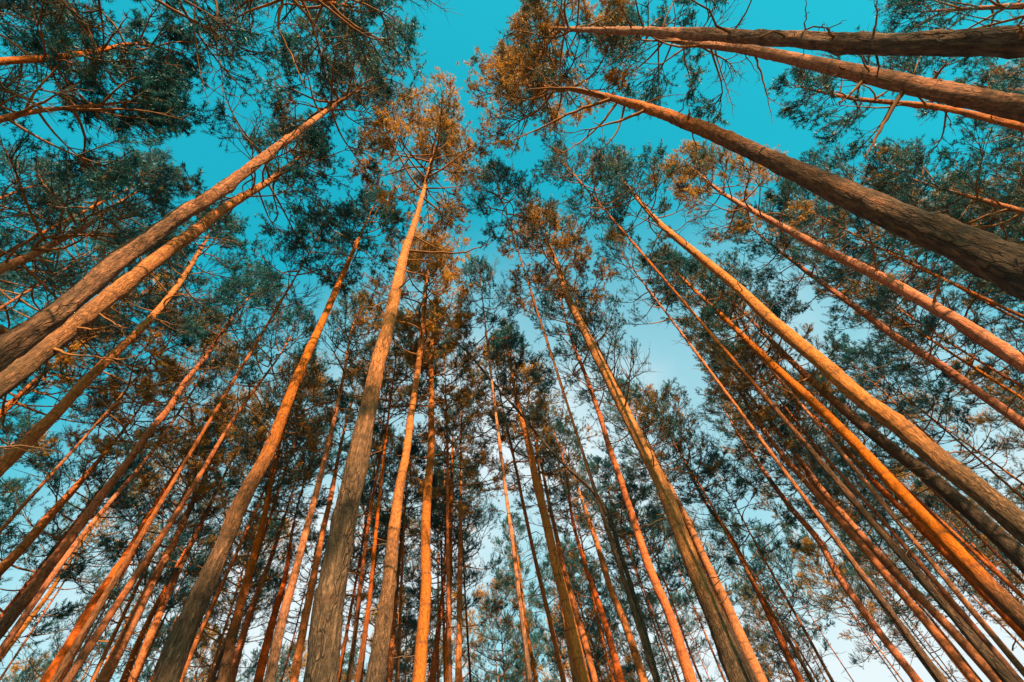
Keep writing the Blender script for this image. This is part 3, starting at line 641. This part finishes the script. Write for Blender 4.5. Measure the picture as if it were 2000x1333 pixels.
  ((0.00,0.00,0.00,0.104),(-0.01,-0.02,9.60,0.066),(0.01,0.03,10.37,0.062),(0.01,0.04,11.09,0.056),(0.01,0.05,11.91,0.044),(-0.00,-0.01,12.77,0.035),(-0.01,-0.04,15.00,0.012)),
  [(0.020,[(0.01,0.02,10.23),(0.56,0.13,10.03),(1.11,0.14,9.90),(1.56,0.16,9.76)])]),
 ('orange stem pointing right in the top left corner with dark needles',(-6.25,-0.77),(4.5, 1.3, 1.2),1,(-2, 0),
  ((0.00,0.00,0.00,0.086),(-0.01,0.14,9.88,0.047),(-0.01,0.15,10.90,0.045),(-0.01,0.11,12.27,0.038),(0.01,0.04,13.35,0.026),(-0.02,0.24,15.00,0.012)),
  [(0.020,[(-0.01,0.15,10.94),(0.35,0.25,10.74),(0.58,0.33,10.56)]),(0.025,[(-0.01,0.10,12.36),(0.47,-0.15,12.41),(0.79,-0.36,12.44)]),(0.020,[(-0.01,0.11,12.17),(0.06,-0.34,12.36),(0.16,-0.62,12.45)]),(0.025,[(-0.00,0.08,12.72),(0.72,0.42,12.35),(1.37,0.59,12.10)])]),
 ('orange forked stem at the left edge below the corner pine',(-6.65,-0.25),(5, 1.4, 1.2),1,(-2, 0),
  ((0.00,0.00,0.00,0.082),(0.00,0.28,9.67,0.045),(0.00,0.26,10.29,0.040),(0.00,0.33,11.32,0.027),(0.00,0.41,12.46,0.020),(0.00,0.45,14.00,0.012)),
  [(0.030,[(0.00,0.27,10.06),(0.60,0.17,10.01),(1.18,0.07,9.96)])]),
 ('crown hanging in from the top edge left of the open sky gap',(-2.29,-0.82),(7.5, 2.1, 1.1),1,(4, 10),
  ((0.00,0.00,0.00,0.138),(-0.01,0.02,6.08,0.110),(-0.01,0.03,7.79,0.094),(-0.02,0.06,18.00,0.012)),
  [(0.030,[(-0.01,0.04,10.67),(-0.17,0.43,10.27),(0.01,0.91,9.80),(0.11,1.23,9.45)])]),
 ('thin hanging crown with long dark bare twigs at the top edge',(-5.01,-1.96),(7, 2.3, 0.55),1,(4, 10),
  ((0.00,0.00,0.00,0.138),(-0.01,0.03,8.41,0.101),(-0.01,0.03,10.57,0.088),(-0.03,0.07,17.00,0.012)),
  [(0.030,[(-0.02,0.05,13.70),(0.50,0.81,13.03),(0.39,1.28,12.58),(0.40,2.08,11.88),(0.50,2.44,11.50)]),(0.030,[(-0.02,0.05,13.87),(0.86,0.87,13.16),(0.67,1.50,12.59),(0.73,2.07,12.06),(0.65,2.57,11.58)])]),
 ('crown in the top right corner above the straight brown trunk',(13.66,1.94),(6, 1.8, 1.0),0,(4, 10),
  ((0.00,0.00,0.00,0.151),(-0.01,0.08,9.95,0.109),(-0.01,0.06,11.89,0.087),(-0.02,0.16,17.00,0.012)),
  []),
 ('crown at the right edge between the flaky pine and the straight brown trunk',(15.50,4.31),(5, 1.1, 1.0),0,(4, 10),
  ((0.00,0.00,0.00,0.171),(0.00,-0.01,10.03,0.127),(0.01,-0.02,12.30,0.101),(0.01,-0.02,16.00,0.012)),
  []),
 ('crown at the right edge just above the thickest dark trunk',(13.65,6.31),(7, 1.7, 1.1),0,(4, 10),
  ((0.00,0.00,0.00,0.163),(-0.04,0.08,8.34,0.125),(-0.04,0.09,11.36,0.066),(-0.08,0.18,13.91,0.047),(-0.09,0.19,16.00,0.012)),
  []),
 ('sparse crown in the extreme top left corner',(-8.34,-1.92),(5, 1.3, 0.5),0,(4, 10),
  ((0.00,0.00,0.00,0.115),(-0.03,0.13,9.69,0.076),(-0.04,0.17,11.60,0.057),(-0.05,0.24,15.00,0.012)),
  []),
 ('dense dark crown on the left edge below the forked stem',(-10.73,1.30),(6, 1.5, 1.3),0,(4, 10),
  ((0.00,0.00,0.00,0.125),(0.01,0.09,8.60,0.089),(0.02,0.14,10.82,0.066),(0.02,0.18,15.00,0.012)),
  []),
 ('dark needled crown behind the thickest right trunk near its brown part',(11.44,7.47),(6, 1.2, 0.9),0,(4, 10),
  ((0.00,0.00,0.00,0.068),(-0.02,0.03,8.77,0.036),(-0.06,0.10,11.74,0.036),(-0.05,0.08,18.00,0.012)),
  []),
 ('dark crown above the upper thick left trunk',(-10.31,2.31),(5, 1.15, 0.9),0,(4, 10),
  ((0.00,0.00,0.00,0.071),(0.01,0.04,11.75,0.033),(0.01,0.03,14.26,0.033),(0.02,0.08,19.00,0.012)),
  []),
 ('lacy blue-green pine top in the sky between the two-tone and golden diagonal pines',(3.30,4.92),(5.5, 1.05, 0.75),0,(2, 8),
  ((0.00,0.00,0.00,0.050),(-0.00,0.00,6.85,0.024),(-0.00,0.00,11.13,0.024),(-0.01,0.01,20.00,0.012)),
  []),
 ('lacy blue-green pine top just right of the big near pine crown',(0.63,4.98),(5.5, 1.05, 0.7),0,(2, 8),
  ((0.00,0.00,0.00,0.036),(0.00,-0.00,4.57,0.020),(-0.00,0.00,8.70,0.020),(0.01,-0.00,20.00,0.012)),
  []),
 ('thin blue-green pine right of the thick two-tone pine crown',(5.10,8.87),(6, 1.05, 0.8),0,(2, 8),
  ((0.00,0.00,0.00,0.063),(0.02,-0.01,6.64,0.037),(0.05,-0.03,11.37,0.037),(0.07,-0.04,20.00,0.012)),
  []),
 ('thin blue-green pine left of the large leaning tan pine top',(-6.11,5.39),(6, 1.05, 0.8),0,(2, 8),
  ((0.00,0.00,0.00,0.057),(0.01,0.01,6.98,0.031),(0.02,0.03,11.22,0.031),(0.03,0.04,20.00,0.012)),
  []),
 ('thin blue-green pine right of the broad orange-lit centre crown',(-0.89,8.71),(6, 1.05, 0.8),0,(2, 8),
  ((0.00,0.00,0.00,0.058),(0.04,0.00,5.97,0.037),(0.05,0.00,11.10,0.036),(0.16,0.02,20.00,0.012)),
  []),
]

ANCHORS = ['topmost right trunk', '', '', 'thickest right-hand trunk', 'pine with upright broken limbs', 'slim red right-hand pine', 'long golden diagonal pine', '', 'second golden diagonal pine', '', 'twin orange pines', '', 'red orange stubby pine', 'forked-twig red pine', 'thick two-tone pine', '', '', 'bent grey dead pine', '', '', 'golden yellow centre pine', '', '', 'bright upright orange pine', '', '', 'upright lower centre pine', 'broad-crowned centre pine', '', 'big grey-based pine', 'large leaning tan pine', 'slim brown pine', '', '', '', '', 'brown lower left pine', '', '', 'salmon pink corner pine', 'long thin curving pine', 'left edge orange pine', '', 'third left pine', 'upper thick left pine', 'lower thick left pine', '', '', '', '', '', '', '', '', '', 'dense left edge crown', '', '', '', '', '', '', '']
SUNLIT_GOLD = [0.33, 0.0, 0.0, 0.36, 0.34, 0.0, 0.15, 0.0, 0.13, 0.0, 0.36, 0.36, 0.08, 0.0, 0.38, 0.0, 0.08, 0.0, 0.0, 0.0, 0.08, 0.0, 0.0, 0.0, 0.0, 0.0, 0.32, 0.42, 0.0, 0.4, 0.05, 0.18, 0.36, 0.0, 0.0, 0.0, 0.36, 0.0, 0.0, 0.38, 0.01, 0.41, 0.0, 0.03, 0.13, 0.08, 0.0, -0.02, -0.02, 0.13, -0.12, 0.0, 0.0, 0.13, 0.0, -0.07, -0.07, -0.09, 0.0, 0.0, 0.0, 0.0, 0.0]  # per crown: amount of sunlit look painted into the needle colour
TONE = [0.6, 0.4, 0.35, 0.4, 0.18, 0.1, 0.75, 0.35, 0.42, 0, 0.35, 0.35, 0.1, 0.08, 0.8, 0.5, 0.1, 0.35, 0.5, 0, 0.5, 0.35, 0.35, 0.45, 0.35, 0.15, 0.55, 0.6, 0.35, 0.7, 0.5, 0.35, 0.35, 0.35, 0, 0.1, 0.35, 0.35, 0, 0.08, 0.2, 0.3, 0.7, 0.6, 0.45, 0.65, 0.6, 0.35, 0.35, 0.35, 0.35, 0.35, 0.35, 0.35, 0.35, 0.35, 0.35, 0.35, 0.35, 0.35, 0.35, 0.35, 0.35]

def part(name, mesh, parent):
    return link(bpy.data.objects.new(name, mesh), parent)

def add_tree(label, base, group=None):
    o = link(bpy.data.objects.new('pine_tree', None))
    o.empty_display_size = 0.3
    o.location = (base[0], base[1], -0.12)
    o['label'] = label; o['category'] = 'pine tree'
    if group: o['group'] = group
    return o

VARIANTS = []
for k in range(9):
    rv = np.random.default_rng(100 + k)
    R = rv.uniform(1.8, 2.3)
    ax = lambda z: np.stack([0 * z, 0 * z, z], -1)
    lim, tw, nd = crown_parts(rv, ax, 0.0, 7.0, R, rv.uniform(.48, .88), needles=24)
    dd = dead_paths(rv, ax, lambda z: 0 * z + .05, -6.5, 0.3, 26)
    VARIANTS.append((crown_mesh(tw, nd, lim, dd), R))

used = []
def crown_copy(root, pts, length, R, variant, rng, yellow):
    me, R0 = VARIANTS[variant]
    H = pts[-1][2]
    c, _ = hermite(np.array([H - length, H - 0.05]), pts)
    o = part('crown', me, root)
    d = Vector(c[1] - c[0])
    q = d.to_track_quat('Z', 'Y').to_matrix() @ Matrix.Rotation(rng.uniform(0, 6.28), 3, 'Z') @ Matrix.Diagonal((R / R0, R / R0, length / 7.0))
    mm = q.to_4x4(); mm.translation = Vector(c[0])
    o.matrix_local = mm
    o.color = (yellow, 0, 0, 1)
    return o

for k, (label, base, crown, own, bark, pts, limbs) in enumerate(PINES):
    rng = np.random.default_rng(1000 + k)
    root = add_tree(label, base, 'pines in the near stand')
    used.append(base)
    part('trunk', trunk_mesh(pts, bark, 2 if own else 1, rng), root).color = (TONE[k], 0, 0, 1)
    H = pts[-1][2]; length, R, dens = crown
    axis = lambda z, p=pts: hermite(np.asarray(z, float), p)[0]
    rad_at = lambda z, p=pts: hermite(np.asarray(z, float), p)[1]
    if own:
        lim, tw, nd = crown_parts(rng, axis, H - length, H - .05, R * 1.12, dens, needles=24)
        part('crown', crown_mesh(tw, nd), root).color = (SUNLIT_GOLD[k], 0, 0, 1)
        for P, r in zip(*lim):
            v, q = tubes(P[None], r[None], 6)
            part('branch', mesh_from('branch', v, quads=q, mats=(LIMB,)), root)
    else:
        crown_copy(root, pts, length + 1.0, R * 1.4, k % len(VARIANTS), rng, SUNLIT_GOLD[k])
    P, r = dead_paths(rng, axis, rad_at, max(3.0, H - length - 8), H - length + 1.0, 14 if own else 7)
    for a, b in zip(P, r):
        v, q = bare_branch(rng, a, b, int(rng.integers(0, 6)))
        part('dead_branch', mesh_from('dead_branch', v, quads=q, mats=(DEAD,)), root)
    for r0, bp in limbs:
        bp = np.array(bp); s = np.linspace(0, len(bp) - 1, 4 * len(bp))
        path = np.stack([np.interp(s, np.arange(len(bp)), bp[:, j]) for j in range(3)], -1)
        path[1:-1] = (path[:-2] + path[1:-1] * 2 + path[2:]) / 4 + rng.normal(0, .006, (len(path) - 2, 3))
        v, q = bare_branch(rng, path, .75 * r0 * np.linspace(1.15, .25, len(path)) ** 1.2, int(3 + 5 * rng.random()) if len(bp) > 2 else 0, 6)
        part('branch', mesh_from('branch', v, quads=q, mats=(LIMB,)), root)

# ------------------------------------------------------------------ pines deeper in the stand
rng = np.random.default_rng(77)
TRUNKS = []
for k in range(10):
    H = 20.0
    bend = np.cumsum(rng.normal(0, .13, (7, 2)), 0); bend -= bend[:1]
    rad = np.interp(np.linspace(0, 1, 7), [0, .1, .75, 1], [.15, .135, .075, .012])
    pts = [(bend[i, 0], bend[i, 1], H * i / 6, rad[i]) for i in range(7)]
    z0 = rng.uniform(0, 7)
    TRUNKS.append((trunk_mesh(pts, (z0, z0 + rng.uniform(4, 8)), 0, rng), pts))
NAMES = [n for n in ANCHORS if n]
def seen(p):
    """where a point shows in the frame (0..1 across, 0..1 down), for telling neighbours apart in the labels"""
    c = cam.matrix_world.inverted() @ Vector(p)
    return (0.5 + c.x / -c.z * 16 / 36, 0.5 - c.y / -c.z * 16 / 24) if c.z < 0 else (9, 9)
placed = []
CLEARINGS = ((.37, .42), (.48, .36), (.60, .41), (.30, .36), (.545, .27), (.64, .47), (.50, .75))
tries = 0
while len(placed) < 224 and tries < 9000:
    tries += 1
    azm = rng.uniform(-1.38, 1.32); near_edge = 12.0 if abs(azm) < 0.62 else 14.5 if azm > 0.8 else 11.0
    dist = math.sqrt(rng.uniform(near_edge ** 2, 52 ** 2))
    if rng.random() < 0.30: dist = rng.uniform(near_edge, 24)
    x, y = dist * math.sin(azm), dist * math.cos(azm)
    if abs(azm + 0.09) < 0.035 and dist < 30: continue                 # the open lane in the middle of the stand
    tx, ty = seen((x, y, 17.5))
    if any(math.hypot((tx - a) * 1.5, ty - b) < .065 for a, b in CLEARINGS): continue      # breaks in the canopy
    if min((x - u) ** 2 + (y - w) ** 2 for u, w in used) < 1.5 ** 2: continue
    used.append((x, y)); placed.append((dist, x, y))
placed.sort()
taken = {}
for dist, x, y in placed:
    tz = 14.0 if dist < 25 else 16.0
    sx, sy = seen((x, y, tz))
    best = None
    for kk, (lb, bs, cr, ow, bk, pt, lm) in enumerate(PINES):
        if not ANCHORS[kk]: continue
        for zz in (5, 8, 11, 14, 17):
            ax_, ay_ = seen((bs[0] + np.interp(zz, [p[2] for p in pt], [p[0] for p in pt]), bs[1] + np.interp(zz, [p[2] for p in pt], [p[1] for p in pt]), zz))
            dd = math.hypot((ax_ - sx) * 1.5, ay_ - sy)
            if best is None or dd < best[0]: best = (dd, ANCHORS[kk], 'left' if sx < ax_ else 'right')
    th = rng.uniform(.38, .7)
    gold = rng.uniform(.26, .44) if rng.random() < .3 else rng.uniform(-.12, .06)  # some crowns get the sunlit look painted into their needles
    build = 'hair-thin' if th < .48 else 'slim' if th < .6 else 'stouter'
    row = f"{build} {'gold-lit' if gold > .1 else 'green'} pine in the {'middle' if dist < 25 else 'far'} rows"
    lab = f'{row}, just {best[2]} of the {best[1]}'
    root = add_tree(lab, (x, y), lab)
    tm, pts = TRUNKS[rng.integers(0, 10)]
    sc = rng.uniform(.8, 1.12)
    root.scale = (th, th, sc)
    root.rotation_euler = (rng.normal(0, .02), rng.normal(0, .02), rng.uniform(0, 6.28))
    part('trunk', tm, root).color = (rng.uniform(0, .55), 0, 0, 1)
    crown_copy(root, pts, rng.uniform(6.5, 9.5), rng.uniform(1.7, 2.5) / th, int(rng.integers(0, len(VARIANTS))), rng, gold)
# ------------------------------------------------------------------ unseen pines towards the sun, added to cast shade on the trunks
n_back = 0
while n_back < 12:
    azm = rng.uniform(math.radians(135), math.radians(195)); dist = rng.uniform(11, 27)
    x, y = dist * math.sin(azm), dist * math.cos(azm)
    if min((x - u) ** 2 + (y - w) ** 2 for u, w in used) < 2.5 ** 2: continue
    used.append((x, y)); n_back += 1
    root = add_tree('unseen pine behind the viewpoint, added to shade the trunks in view', (x, y), 'added unseen pines behind the viewpoint')
    tm, pts = TRUNKS[rng.integers(0, 10)]
    root.scale = (.85, .85, rng.uniform(.85, 1.0)); root.rotation_euler = (0, 0, rng.uniform(0, 6.28))
    part('trunk', tm, root)
    crown_copy(root, pts, rng.uniform(6, 8), rng.uniform(1.5, 2.0), int(rng.integers(0, len(VARIANTS))), rng, 0.0)
print('objects', len(scene.objects), 'tris', sum(len(me.loops) - 2 * len(me.polygons) for me in bpy.data.meshes))
